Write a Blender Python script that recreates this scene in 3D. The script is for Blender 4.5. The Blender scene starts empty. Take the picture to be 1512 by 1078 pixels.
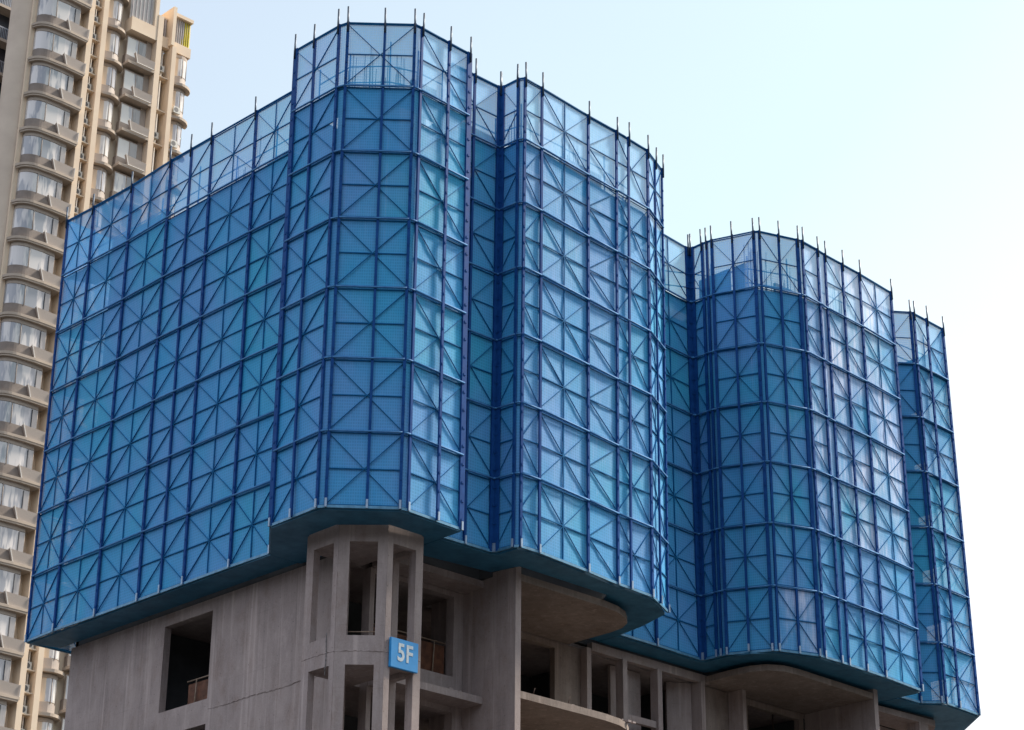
import bpy, bmesh, math, random
from mathutils import Vector, Matrix
random.seed(7)
R = math.radians
scn = bpy.context.scene
C = scn.collection

# ------------------------------------------------------------------ camera
cam_d = bpy.data.cameras.new('camera')
cam = bpy.data.objects.new('camera', cam_d); C.objects.link(cam)
scn.camera = cam
cam_d.sensor_width = 36.0; cam_d.lens = 74.22; cam_d.clip_start = 0.5; cam_d.clip_end = 6000
PITCH, ROLL, TH = 0.41824659, 0.00829543, R(133.88739752)
cT, sT = math.cos(TH), math.sin(TH)
def c2w(x, y, z): return Vector((x*sT - y*cT, x*cT + y*sT, z))
_rt = Vector((1, 0, 0)); _up = Vector((0, -math.sin(PITCH), math.cos(PITCH))); _fw = Vector((0, math.cos(PITCH), math.sin(PITCH)))
rt = _rt*math.cos(ROLL) + _up*math.sin(ROLL); up = -_rt*math.sin(ROLL) + _up*math.cos(ROLL)
a, b, c_ = c2w(*rt), c2w(*up), c2w(*_fw)
EYE = 1.6                                            # the photographer's eye above the ground
M = Matrix(((a.x, b.x, -c_.x, 0), (a.y, b.y, -c_.y, 0), (a.z, b.z, -c_.z, EYE), (0, 0, 0, 1)))
cam.matrix_world = M

# ------------------------------------------------------------------ sky, sun, exposure
SUN_EL = 46.0
SUN_AZ = Vector((0.955, -0.295)).normalized()
w = bpy.data.worlds.new('World'); scn.world = w; w.use_nodes = True
nt = w.node_tree; nt.nodes.clear()
out = nt.nodes.new('ShaderNodeOutputWorld'); bg = nt.nodes.new('ShaderNodeBackground')
sky = nt.nodes.new('ShaderNodeTexSky'); sky.sky_type = 'NISHITA'; sky.sun_disc = False
sky.sun_elevation = R(SUN_EL); sky.sun_rotation = math.atan2(SUN_AZ.x, SUN_AZ.y)
sky.air_density = 1.0; sky.dust_density = 2.5; sky.ozone_density = 1.2
tc = nt.nodes.new('ShaderNodeTexCoord'); mp = nt.nodes.new('ShaderNodeMapping')
mp.inputs['Scale'].default_value = (1.2, 1.2, 3.0)
nz = nt.nodes.new('ShaderNodeTexNoise'); nz.inputs['Scale'].default_value = 1.6; nz.inputs['Detail'].default_value = 5
nz.inputs['Roughness'].default_value = 0.45
ramp = nt.nodes.new('ShaderNodeMapRange'); ramp.inputs[1].default_value = 0.35; ramp.inputs[2].default_value = 0.7
ramp.inputs[3].default_value = 0.80; ramp.inputs[4].default_value = 0.88
mx = nt.nodes.new('ShaderNodeMix'); mx.data_type = 'RGBA'
# thin bright veil of haze, whiter low down and towards the sun's side of the sky
WV = Vector((SUN_AZ.x, SUN_AZ.y, -0.7))
dt_ = nt.nodes.new('ShaderNodeVectorMath'); dt_.operation = 'DOT_PRODUCT'; dt_.inputs[1].default_value = WV
vr = nt.nodes.new('ShaderNodeMapRange'); vr.inputs[1].default_value = -0.95; vr.inputs[2].default_value = 0.45
cr = nt.nodes.new('ShaderNodeValToRGB')
cr.color_ramp.elements[0].position = 0.0; cr.color_ramp.elements[0].color = (0.60, 0.64, 0.72, 1)  # overhead and behind the view: extra brightness added to light the screens
cr.color_ramp.elements[1].position = 1.0; cr.color_ramp.elements[1].color = (0.60, 0.60, 0.60, 1)
e_ = cr.color_ramp.elements.new(0.80); e_.color = (0.40, 0.50, 0.51, 1)
e_ = cr.color_ramp.elements.new(0.52); e_.color = (0.325, 0.375, 0.45, 1)
sc_ = nt.nodes.new('ShaderNodeVectorMath'); sc_.operation = 'SCALE'; sc_.inputs['Scale'].default_value = 10.0
nt.links.new(tc.outputs['Generated'], dt_.inputs[0]); nt.links.new(dt_.outputs['Value'], vr.inputs[0])
nt.links.new(vr.outputs[0], cr.inputs[0]); nt.links.new(cr.outputs[0], sc_.inputs[0]); nt.links.new(sc_.outputs[0], mx.inputs[7])
nt.links.new(tc.outputs['Generated'], mp.inputs[0]); nt.links.new(mp.outputs[0], nz.inputs['Vector'])
nt.links.new(nz.outputs['Fac'], ramp.inputs[0]); nt.links.new(ramp.outputs[0], mx.inputs[0])
# dark band added low in the sky to dim the walls under the deck
sz = nt.nodes.new('ShaderNodeSeparateXYZ'); nt.links.new(tc.outputs['Generated'], sz.inputs[0])
hb = nt.nodes.new('ShaderNodeMapRange'); hb.interpolation_type = 'SMOOTHSTEP'; nt.links.new(sz.outputs[2], hb.inputs[0])
hb.inputs[1].default_value = 0.12; hb.inputs[2].default_value = 0.25; hb.inputs[3].default_value = 0.10; hb.inputs[4].default_value = 1.0
hs_ = nt.nodes.new('ShaderNodeVectorMath'); hs_.operation = 'SCALE'; nt.links.new(mx.outputs[2], hs_.inputs[0]); nt.links.new(hb.outputs[0], hs_.inputs['Scale'])
nt.links.new(sky.outputs[0], mx.inputs[6]); nt.links.new(hs_.outputs[0], bg.inputs[0])
bg.inputs[1].default_value = 0.10
nt.links.new(bg.outputs[0], out.inputs[0])
sd = bpy.data.lights.new('sun', 'SUN'); sun = bpy.data.objects.new('sun', sd); C.objects.link(sun)
sd.energy = 3.3; sd.angle = R(9.0); sd.color = (1.0, 0.90, 0.78)
sdir = Vector((SUN_AZ.x*math.cos(R(SUN_EL)), SUN_AZ.y*math.cos(R(SUN_EL)), math.sin(R(SUN_EL))))
sun.rotation_euler = sdir.to_track_quat('Z', 'Y').to_euler(); sun.location = (0, 0, 80)
scn.view_settings.view_transform = 'Standard'; scn.view_settings.look = 'None'
scn.view_settings.exposure = 1.12; scn.view_settings.gamma = 1.0
scn.render.engine = 'CYCLES'

# ------------------------------------------------------------------ materials
def new_mat(name):
    m = bpy.data.materials.new(name); m.use_nodes = True
    n = m.node_tree.nodes; n.clear()
    o = n.new('ShaderNodeOutputMaterial'); p = n.new('ShaderNodeBsdfPrincipled')
    m.node_tree.links.new(p.outputs[0], o.inputs[0])
    return m, n, m.node_tree.links, p, o
def pos(n, l, scale=(1, 1, 1)):
    g = n.new('ShaderNodeNewGeometry'); mp = n.new('ShaderNodeMapping'); mp.inputs['Scale'].default_value = scale
    l.new(g.outputs['Position'], mp.inputs[0]); return mp.outputs[0]
def noise(n, l, vec, scale, detail=4, rough=0.55):
    t = n.new('ShaderNodeTexNoise'); t.inputs['Scale'].default_value = scale; t.inputs['Detail'].default_value = detail
    t.inputs['Roughness'].default_value = rough; l.new(vec, t.inputs['Vector']); return t.outputs['Fac']
def rng(n, l, s, a, b, c=0.0, d=1.0):
    r = n.new('ShaderNodeMapRange'); l.new(s, r.inputs[0])
    for i, v in zip((1, 2, 3, 4), (a, b, c, d)): r.inputs[i].default_value = v
    return r.outputs[0]
def mixc(n, l, f, c1, c2, mode='MIX'):
    m = n.new('ShaderNodeMix'); m.data_type = 'RGBA'; m.blend_type = mode
    for i, v in ((0, f), (6, c1), (7, c2)):
        if isinstance(v, (tuple, list)): m.inputs[i].default_value = (*v, 1)
        elif isinstance(v, (int, float)): m.inputs[i].default_value = v
        else: l.new(v, m.inputs[i])
    return m.outputs[2]
def math_(n, l, op, a, b=None):
    m = n.new('ShaderNodeMath'); m.operation = op
    for i, v in enumerate((a, b)):
        if v is None: continue
        if isinstance(v, (int, float)): m.inputs[i].default_value = v
        else: l.new(v, m.inputs[i])
    return m.outputs[0]
def simple(name, col, rough=0.6, metal=0.0, vary=0.15, scale=3.0, col2=None, spec=0.5, bump=0.0):
    m, n, l, p, o = new_mat(name)
    v = pos(n, l)
    f = noise(n, l, v, scale, 6, 0.6)
    c2 = col2 or tuple(x*(1-vary*1.6) for x in col)
    l.new(mixc(n, l, rng(n, l, f, 0.3, 0.7), col, c2), p.inputs['Base Color'])
    l.new(rng(n, l, f, 0.2, 0.8, rough*0.85, min(1, rough*1.15)), p.inputs['Roughness'])
    p.inputs['Metallic'].default_value = metal; p.inputs['Specular IOR Level'].default_value = spec
    if bump:
        bm_ = n.new('ShaderNodeBump'); bm_.inputs['Strength'].default_value = bump; bm_.inputs['Distance'].default_value = 0.02
        l.new(noise(n, l, v, scale*8, 4), bm_.inputs['Height']); l.new(bm_.outputs[0], p.inputs['Normal'])
    return m

def mesh_mat(name, sheen, tilt=0.0):
    """blue perforated steel sheet: hole pattern lets light and view through, pale streaks of painted sheen run down it"""
    m, n, l, p, o = new_mat(name)
    v = pos(n, l)
    oi = n.new('ShaderNodeObjectInfo')
    big = noise(n, l, pos(n, l, (0.5, 0.5, 0.33)), 0.9, 3)
    base = mixc(n, l, oi.outputs['Random'], (0.050, 0.395, 0.80), (0.045, 0.470, 0.76))
    base = mixc(n, l, rng(n, l, big, 0.38, 0.66), base, (0.12, 0.385, 0.80))
    fine = noise(n, l, pos(n, l, (1, 1, 0.5)), 14, 5, 0.7)
    base = mixc(n, l, rng(n, l, fine, 0.35, 0.75, 0.0, 0.30), base, (0.015, 0.31, 0.64))
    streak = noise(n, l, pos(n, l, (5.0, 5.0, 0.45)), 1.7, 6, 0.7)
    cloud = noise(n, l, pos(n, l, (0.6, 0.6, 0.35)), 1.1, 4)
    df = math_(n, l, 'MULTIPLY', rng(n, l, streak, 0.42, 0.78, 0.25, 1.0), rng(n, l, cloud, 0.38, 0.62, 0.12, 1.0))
    df = math_(n, l, 'MULTIPLY', df, sheen)
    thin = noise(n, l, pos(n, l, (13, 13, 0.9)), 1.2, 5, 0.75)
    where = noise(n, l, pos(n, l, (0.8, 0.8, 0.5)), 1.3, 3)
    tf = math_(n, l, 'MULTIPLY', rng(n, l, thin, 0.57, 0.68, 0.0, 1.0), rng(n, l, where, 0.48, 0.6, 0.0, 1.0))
    df = math_(n, l, 'ADD', df, math_(n, l, 'MULTIPLY', tf, min(0.55, sheen*1.3)))
    col = mixc(n, l, df, base, (0.66, 0.75, 0.97))  # sun sheen and glare put into the colour as pale streaks
    l.new(col, p.inputs['Base Color'])
    l.new(rng(n, l, fine, 0.3, 0.7, 0.55, 0.7), p.inputs['Roughness'])
    p.inputs['Specular IOR Level'].default_value = 0.3
    bmp = n.new('ShaderNodeBump'); bmp.inputs['Strength'].default_value = 0.2; bmp.inputs['Distance'].default_value = 0.05
    l.new(noise(n, l, pos(n, l, (1.6, 1.6, 0.5)), 1.3, 3), bmp.inputs['Height']); l.new(bmp.outputs[0], p.inputs['Normal'])
    # perforation
    tr = n.new('ShaderNodeBsdfTransparent'); ms = n.new('ShaderNodeMixShader')
    g = n.new('ShaderNodeNewGeometry'); sx = n.new('ShaderNodeSeparateXYZ'); l.new(g.outputs['Position'], sx.inputs[0])
    h = math_(n, l, 'ADD', sx.outputs[0], math_(n, l, 'MULTIPLY', sx.outputs[1], -1.0))
    k = 2*math.pi/0.085
    w1 = math_(n, l, 'SINE', math_(n, l, 'MULTIPLY', h, k)); w2 = math_(n, l, 'SINE', math_(n, l, 'MULTIPLY', sx.outputs[2], k))
    gg = math_(n, l, 'MAXIMUM', w1, w2)
    fac = rng(n, l, gg, -0.2, 1.0, 0.35, 0.20)
    fac = math_(n, l, 'MULTIPLY', fac, rng(n, l, df, 0.0, 0.8, 1.0, 0.5))
    l.new(fac, ms.inputs[0]); l.new(p.outputs[0], ms.inputs[1]); l.new(tr.outputs[0], ms.inputs[2])
    l.new(ms.outputs[0], o.inputs[0])
    return m

def concrete_mat(name, c1, c2, board=1.22):
    m, n, l, p, o = new_mat(name)
    v = pos(n, l)
    big = noise(n, l, v, 0.55, 5, 0.6)
    med = noise(n, l, pos(n, l, (1, 1, 0.35)), 2.6, 6, 0.65)
    fine = noise(n, l, v, 22, 5, 0.7)
    col = mixc(n, l, rng(n, l, big, 0.35, 0.65), c1, c2)
    blot = noise(n, l, pos(n, l, (1, 1, 0.6)), 1.1, 8, 0.75)
    col = mixc(n, l, rng(n, l, blot, 0.50, 0.64, 0.0, 0.55), col, (c1[0]*0.72, c1[1]*0.62, c1[2]*0.55))
    col = mixc(n, l, rng(n, l, blot, 0.36, 0.46, 0.6, 0.0), col, (c2[0]*1.2, c2[1]*1.2, c2[2]*1.22))
    col = mixc(n, l, rng(n, l, med, 0.45, 0.8, 0.0, 0.55), col, tuple(x*0.62 for x in c1))
    col = mixc(n, l, rng(n, l, fine, 0.35, 0.75, 0.0, 0.35), col, tuple(x*1.28 for x in c2))
    # drips running down, and the seams left by formwork sheets
    drip = noise(n, l, pos(n, l, (3.4, 3.4, 0.12)), 1.6, 5, 0.65)
    col = mixc(n, l, rng(n, l, drip, 0.54, 0.74, 0.0, 0.40), col, (c1[0]*0.45, c1[1]*0.44, c1[2]*0.45))
    drip2 = noise(n, l, pos(n, l, (2.2, 2.2, 0.08)), 2.4, 4, 0.6)
    col = mixc(n, l, rng(n, l, drip2, 0.56, 0.72, 0.0, 0.5), col, tuple(min(1, x*1.6) for x in c2))
    g = n.new('ShaderNodeNewGeometry'); sx = n.new('ShaderNodeSeparateXYZ'); l.new(g.outputs['Position'], sx.inputs[0])
    def seam(s, per, w_):
        fr = math_(n, l, 'FRACT', math_(n, l, 'DIVIDE', s, per)); return math_(n, l, 'LESS_THAN', fr, w_)
    h = math_(n, l, 'ADD', sx.outputs[0], sx.outputs[1])
    wob = math_(n, l, 'MULTIPLY', fine, 0.02)
    s1 = seam(math_(n, l, 'ADD', h, wob), board, 0.012)
    s2 = seam(math_(n, l, 'ADD', math_(n, l, 'ADD', sx.outputs[2], wob), 0.62), 1.58, 0.011)
    sm = math_(n, l, 'MULTIPLY', math_(n, l, 'MAXIMUM', s1, s2), rng(n, l, med, 0.35, 0.6, 0.0, 0.22))
    col = mixc(n, l, sm, col, tuple(x*0.5 for x in c1))
    # tie holes left by the formwork, on a 0.6 m grid
    def cell(s, per): return math_(n, l, 'SUBTRACT', math_(n, l, 'FRACT', math_(n, l, 'DIVIDE', s, per)), 0.5)
    ca, cb = cell(h, 0.61), cell(sx.outputs[2], 0.79)
    d2 = math_(n, l, 'SQRT', math_(n, l, 'ADD', math_(n, l, 'MULTIPLY', math_(n, l, 'MULTIPLY', ca, ca), 0.37), math_(n, l, 'MULTIPLY', math_(n, l, 'MULTIPLY', cb, cb), 0.62)))
    hole = math_(n, l, 'MULTIPLY', math_(n, l, 'LESS_THAN', d2, 0.019), 0.45)
    col = mixc(n, l, hole, col, tuple(x*0.4 for x in c1))
    l.new(col, p.inputs['Base Color']); p.inputs['Roughness'].default_value = 0.9; p.inputs['Specular IOR Level'].default_value = 0.25
    bmp = n.new('ShaderNodeBump'); bmp.inputs['Strength'].default_value = 0.35; bmp.inputs['Distance'].default_value = 0.02
    l.new(math_(n, l, 'ADD', fine, math_(n, l, 'MULTIPLY', med, 1.5)), bmp.inputs['Height']); l.new(bmp.outputs[0], p.inputs['Normal'])
    return m

MESH = [mesh_mat('blue_mesh', 0.05), mesh_mat('blue_mesh_sheen', 0.20), mesh_mat('blue_mesh_strong_sheen', 1.5)]  # same sheet with rising amounts of painted sun sheen
M_FRAME = simple('blue_steel', (0.008, 0.105, 0.27), 0.6, 0.0, 0.3, 5, col2=(0.012, 0.15, 0.34), spec=0.06)
M_POST = simple('navy_steel', (0.006, 0.048, 0.19), 0.55, 0.0, 0.3, 4, col2=(0.012, 0.075, 0.26), spec=0.06)
M_RAIL = simple('rail_pipe', (0.065, 0.24, 0.50), 0.7, 0.0, 0.3, 6, col2=(0.035, 0.15, 0.36), spec=0.3)
M_POLE = simple('pole_steel', (0.055, 0.085, 0.13), 0.45, 0.5, 0.3, 6)
M_SHOE = simple('shoe_steel', (0.32, 0.44, 0.58), 0.4, 0.3, 0.2, 9)
M_DECK = simple('deck_plate', (0.032, 0.190, 0.330), 0.55, 0.0, 0.4, 2.2, col2=(0.018, 0.11, 0.20), bump=0.2)
M_EDGE = simple('deck_edge_steel', (0.10, 0.30, 0.48), 0.4, 0.2, 0.3, 6)
M_CON = concrete_mat('cast_concrete', (0.30, 0.250, 0.24), (0.36, 0.30, 0.28))
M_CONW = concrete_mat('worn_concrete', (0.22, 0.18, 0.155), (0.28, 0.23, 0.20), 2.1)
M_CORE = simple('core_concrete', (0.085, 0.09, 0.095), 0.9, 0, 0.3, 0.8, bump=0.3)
M_RUST = simple('rebar_steel', (0.10, 0.06, 0.045), 0.8, 0.2, 0.3, 9)
M_FORM = simple('formwork_ply', (0.09, 0.12, 0.12), 0.7, 0, 0.3, 3)
M_BROWN = simple('barrier_board', (0.16, 0.055, 0.022), 0.7, 0, 0.4, 5)
M_BPIPE = simple('barrier_pipe', (0.34, 0.25, 0.18), 0.5, 0.1, 0.3, 8)
M_SIGN = simple('sign_blue', (0.022, 0.30, 0.68), 0.5, 0, 0.12, 4)
M_WHITE = simple('sign_white', (0.60, 0.70, 0.75), 0.6, 0, 0.2, 14)
M_TWALL = simple('cream_render', (0.78, 0.64, 0.48), 0.85, 0, 0.06, 0.6, col2=(0.73, 0.585, 0.44), bump=0.1)
M_TDARK = simple('taupe_render', (0.47, 0.395, 0.33), 0.85, 0, 0.1, 0.5, col2=(0.41, 0.345, 0.29), bump=0.1)
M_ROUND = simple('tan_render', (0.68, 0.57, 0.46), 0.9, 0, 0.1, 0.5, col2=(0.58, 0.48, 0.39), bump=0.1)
M_LEDGE = simple('ledge_render', (0.50, 0.415, 0.335), 0.85, 0, 0.12, 0.8)
M_TGREY = simple('taupe_parapet', (0.27, 0.225, 0.195), 0.8, 0, 0.15, 1.5)
M_TSCR = simple('screen_panel', (0.46, 0.395, 0.345), 0.6, 0, 0.1, 20)
M_TEDGE = simple('white_trim', (0.72, 0.69, 0.64), 0.5, 0, 0.06, 4)
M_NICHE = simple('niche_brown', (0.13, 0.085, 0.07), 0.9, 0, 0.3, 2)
M_FRAMEW = simple('window_frame_brown', (0.16, 0.13, 0.11), 0.5, 0.2, 0.1, 5)
M_AC = simple('unit_white', (0.66, 0.64, 0.58), 0.5, 0, 0.1, 3)
M_ACF = simple('unit_grille', (0.12, 0.12, 0.12), 0.6, 0, 0.1, 3)
M_YEL = simple('yellow_paint', (0.72, 0.62, 0.03), 0.6, 0, 0.1, 3)
M_LOUV = simple('louvre_grey', (0.50, 0.47, 0.47), 0.6, 0, 0.1, 3)
M_NAVY = simple('dark_cladding', (0.045, 0.05, 0.07), 0.5, 0, 0.3, 0.8)
M_NRAIL = simple('grey_rail', (0.30, 0.32, 0.38), 0.4, 0.3, 0.2, 4)
M_GROUND = simple('dusty_ground', (0.045, 0.043, 0.042), 0.95, 0, 0.25, 0.15, bump=0.3)
def glass_mat(name, base, curtain):
    m, n, l, p, o = new_mat(name)
    oi = n.new('ShaderNodeObjectInfo')
    f = noise(n, l, pos(n, l, (1.5, 1.5, 0.25)), 1.3, 3)
    f2 = math_(n, l, 'ADD', f, math_(n, l, 'MULTIPLY', math_(n, l, 'SUBTRACT', oi.outputs['Random'], 0.5), 0.25))
    st = n.new('ShaderNodeMapRange'); st.interpolation_type = 'SMOOTHSTEP'; l.new(f2, st.inputs[0])
    st.inputs[1].default_value = 0.42; st.inputs[2].default_value = 0.52
    l.new(mixc(n, l, st.outputs[0], base, curtain), p.inputs['Base Color'])
    p.inputs['Roughness'].default_value = 0.06; p.inputs['Specular IOR Level'].default_value = 1.0
    p.inputs['Coat Weight'].default_value = 0.8; p.inputs['Coat Roughness'].default_value = 0.03
    return m
M_GLASS = glass_mat('curtained_glass', (0.26, 0.27, 0.30), (0.60, 0.57, 0.55))
M_GLASS2 = glass_mat('bright_glass', (0.42, 0.42, 0.44), (0.72, 0.69, 0.64))
M_GLASSD = glass_mat('grey_glass', (0.16, 0.15, 0.15), (0.26, 0.24, 0.23))

# ------------------------------------------------------------------ helpers
def fin(name, bm, mat, parent=None, smooth=False, mats=None):
    me = bpy.data.meshes.new(name); bmesh.ops.recalc_face_normals(bm, faces=bm.faces); bm.to_mesh(me); bm.free()
    for m in (mats or [mat]): me.materials.append(m)
    if smooth:
        for p in me.polygons: p.use_smooth = True
    o = bpy.data.objects.new(name, me); C.objects.link(o)
    if parent: o.parent = parent
    return o
def thing(name, label, cat, loc=(0, 0, 0), group=None):
    o = bpy.data.objects.new(name, None); C.objects.link(o); o.location = loc
    o['label'] = label; o['category'] = cat
    if group: o['group'] = group
    o.empty_display_size = 0.5
    return o
def setp(o, parent):                        # parts are modelled in world metres: take the thing's base off
    o.parent = parent; o.matrix_parent_inverse = Matrix.Translation(-parent.location)
    return o
def box(bm, x0, x1, y0, y1, z0, z1, mi=0):
    v = [bm.verts.new(p) for p in ((x0, y0, z0), (x1, y0, z0), (x1, y1, z0), (x0, y1, z0), (x0, y0, z1), (x1, y0, z1), (x1, y1, z1), (x0, y1, z1))]
    for q in ((0, 3, 2, 1), (4, 5, 6, 7), (0, 1, 5, 4), (1, 2, 6, 5), (2, 3, 7, 6), (3, 0, 4, 7)):
        f = bm.faces.new([v[i] for i in q]); f.material_index = mi
def prism(bm, pts, z0, z1, mi=0):
    lo = [bm.verts.new((x, y, z0)) for x, y in pts]; hi = [bm.verts.new((x, y, z1)) for x, y in pts]
    k = len(pts)
    fs = [bm.faces.new(lo[::-1]), bm.faces.new(hi)] + [bm.faces.new((lo[i], lo[(i+1) % k], hi[(i+1) % k], hi[i])) for i in range(k)]
    for f in fs: f.material_index = mi
def bar(bm, p, q, w, d, nrm, mi=0, off=0.0):
    """rectangular bar from p to q: w across in the panel's plane, d deep along nrm"""
    p, q, nrm = Vector(p), Vector(q), Vector(nrm).normalized()
    t = (q-p).normalized(); s = t.cross(nrm).normalized()*(w/2); e = nrm
    vs = []
    for P in (p, q):
        for a_, b_ in ((-1, 0), (1, 0), (1, 1), (-1, 1)):
            vs.append(bm.verts.new(P + s*a_ + e*(off + d*b_)))
    for qd in ((0, 1, 2, 3), (7, 6, 5, 4), (0, 4, 5, 1), (1, 5, 6, 2), (2, 6, 7, 3), (3, 7, 4, 0)):
        f = bm.faces.new([vs[i] for i in qd]); f.material_index = mi
def tube(bm, p, q, r, n=8, mi=0):
    p, q = Vector(p), Vector(q); t = (q-p).normalized()
    a_ = t.orthogonal().normalized(); b_ = t.cross(a_)
    A = [bm.verts.new(p + (a_*math.cos(2*math.pi*i/n) + b_*math.sin(2*math.pi*i/n))*r) for i in range(n)]
    B = [bm.verts.new(q + (a_*math.cos(2*math.pi*i/n) + b_*math.sin(2*math.pi*i/n))*r) for i in range(n)]
    for i in range(n):
        f = bm.faces.new((A[i], A[(i+1) % n], B[(i+1) % n], B[i])); f.material_index = mi; f.smooth = True
    for f in (bm.faces.new(A[::-1]), bm.faces.new(B)): f.material_index = mi
def wall(bm, p, q, z0, z1, t, holes=(), side=1):
    """upright wall from p to q (plan), thickness t to the inner side, holes = (u0,u1,za,zb) in metres along it"""
    p, q = Vector((*p, 0)), Vector((*q, 0)); L = (q-p).length; u = (q-p)/L; nn = Vector((-u.y, u.x, 0))*side*t
    us = sorted({0, L, *[h[0] for h in holes], *[h[1] for h in holes]}); us = [x for x in us if 0 <= x <= L]
    zs = sorted({z0, z1, *[h[2] for h in holes], *[h[3] for h in holes]}); zs = [x for x in zs if z0 <= x <= z1]
    def solid(i, j):
        if i < 0 or j < 0 or i >= len(us)-1 or j >= len(zs)-1: return False
        cu, cz = (us[i]+us[i+1])/2, (zs[j]+zs[j+1])/2
        return not any(h[0] < cu < h[1] and h[2] < cz < h[3] for h in holes)
    vc = {}
    def V(i, j, k):
        if (i, j, k) not in vc:
            P = p + u*us[i] + nn*k; vc[i, j, k] = bm.verts.new((P.x, P.y, zs[j]))
        return vc[i, j, k]
    for i in range(len(us)-1):
        for j in range(len(zs)-1):
            if not solid(i, j): continue
            bm.faces.new((V(i, j, 0), V(i+1, j, 0), V(i+1, j+1, 0), V(i, j+1, 0)))
            bm.faces.new((V(i, j, 1), V(i, j+1, 1), V(i+1, j+1, 1), V(i+1, j, 1)))
            if not solid(i-1, j): bm.faces.new((V(i, j, 0), V(i, j+1, 0), V(i, j+1, 1), V(i, j, 1)))
            if not solid(i+1, j): bm.faces.new((V(i+1, j, 0), V(i+1, j, 1), V(i+1, j+1, 1), V(i+1, j+1, 0)))
            if not solid(i, j-1): bm.faces.new((V(i, j, 0), V(i, j, 1), V(i+1, j, 1), V(i+1, j, 0)))
            if not solid(i, j+1): bm.faces.new((V(i, j+1, 0), V(i+1, j+1, 0), V(i+1, j+1, 1), V(i, j+1, 1)))

# ------------------------------------------------------------------ ground
g = bmesh.new(); s_ = 3000
vs = [g.verts.new(p) for p in ((-s_, -s_, 0), (s_, -s_, 0), (s_, s_, 0), (-s_, s_, 0))]; g.faces.new(vs)
o = fin('ground', g, M_GROUND); o['kind'] = 'structure'

# ------------------------------------------------------------------ the scaffold screens
ZB = 17.81 + EYE; ROW = 2.0; NR = 7; ZT = ZB + ROW*NR
# post: plan position at the bottom and at the top (the screens lean a few centimetres)
PT = {
'A0':(31.69,53.55,31.55,53.46),'A1':(31.62,51.98,31.62,52.07),'A2':(31.67,49.93,31.66,50.00),'A3':(31.68,47.85,31.60,47.86),'A4':(31.69,46.80,31.62,46.84),'A5':(31.69,45.72,31.63,45.81),'A6':(31.69,43.65,31.67,43.73),'A7':(31.74,41.98,31.70,41.98),'A8':(31.72,40.45,31.68,40.45),
'AY':(33.6,53.6,33.6,53.6),'AZ':(35.6,53.6,35.6,53.6),'B0':(30.45,40.31,30.41,40.32),'B1':(30.39,39.41,30.45,39.54),'B2':(30.40,38.42,30.47,38.52),'B3':(30.50,38.26,30.54,38.29),'B4':(31.28,37.62,31.29,37.62),'B5':(31.89,37.08,31.89,37.07),'B6':(32.08,37.05,32.10,37.06),'B7':(33.06,37.05,33.11,37.06),'B8':(33.96,37.16,33.91,37.11),
'C':(33.95,37.88,33.90,37.82),'C0':(34.75,37.87,34.77,37.80),'C1':(35.68,37.83,35.76,37.79),'C2':(35.77,37.71,35.83,37.71),'C3':(35.84,37.12,35.85,37.06),'C4':(35.92,37.02,35.92,36.94),'C5':(36.58,37.00,36.62,36.97),'C6':(38.60,37.19,38.66,37.11),'C7':(39.94,37.36,39.90,37.15),'C8':(40.48,37.38,40.44,37.17),'C9':(41.41,37.45,41.39,37.27),'C10':(41.98,37.67,42.02,37.56),'C11':(42.73,38.08,42.55,37.75),
'D':(42.98,40.53,42.98,40.50),'D1':(44.98,40.53,44.98,40.53),'D2':(47.04,40.61,47.06,40.71),'D3':(47.15,40.50,47.23,40.59),'D4':(47.16,39.99,47.22,40.11),'D5':(47.17,39.82,47.24,39.93),'D6':(47.19,39.64,47.26,39.75),'D7':(47.37,38.94,47.47,39.06),'D8':(47.82,38.40,47.76,38.40),'D9':(47.93,38.29,47.85,38.28),'D10':(48.57,38.04,48.47,37.99),'D11':(49.22,37.79,49.18,37.78),'D12':(49.46,37.79,49.34,37.73),'D13':(50.22,37.76,50.17,37.76),'D14':(50.61,37.78,50.62,37.81),'D15':(51.50,37.78,51.59,37.84),'D16':(52.47,37.80,52.57,37.87),'D17':(54.58,37.96,54.50,38.00),
'E':(54.66,38.86,54.66,38.90),'E0':(55.73,38.84,55.75,38.90),'E1':(56.24,38.33,56.31,38.47),'E2':(56.38,38.30,56.41,38.44),'E3':(57.09,38.29,57.14,38.41),'E4':(58.33,38.39,58.22,38.49),'E5':(59.85,40.2,59.7,40.2),'E6':(59.85,48.0,59.7,48.0)}
def PP(k, z):
    b0 = PT[k]; f = (z-ZB)/(ZT-ZB); return Vector((b0[0]+(b0[2]-b0[0])*f, b0[1]+(b0[3]-b0[1])*f, z))
def outward(k1, k2):
    d = PP(k2, ZB)-PP(k1, ZB); return Vector((d.y, -d.x, 0)).normalized()   # posts run left to right seen from outside

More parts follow.
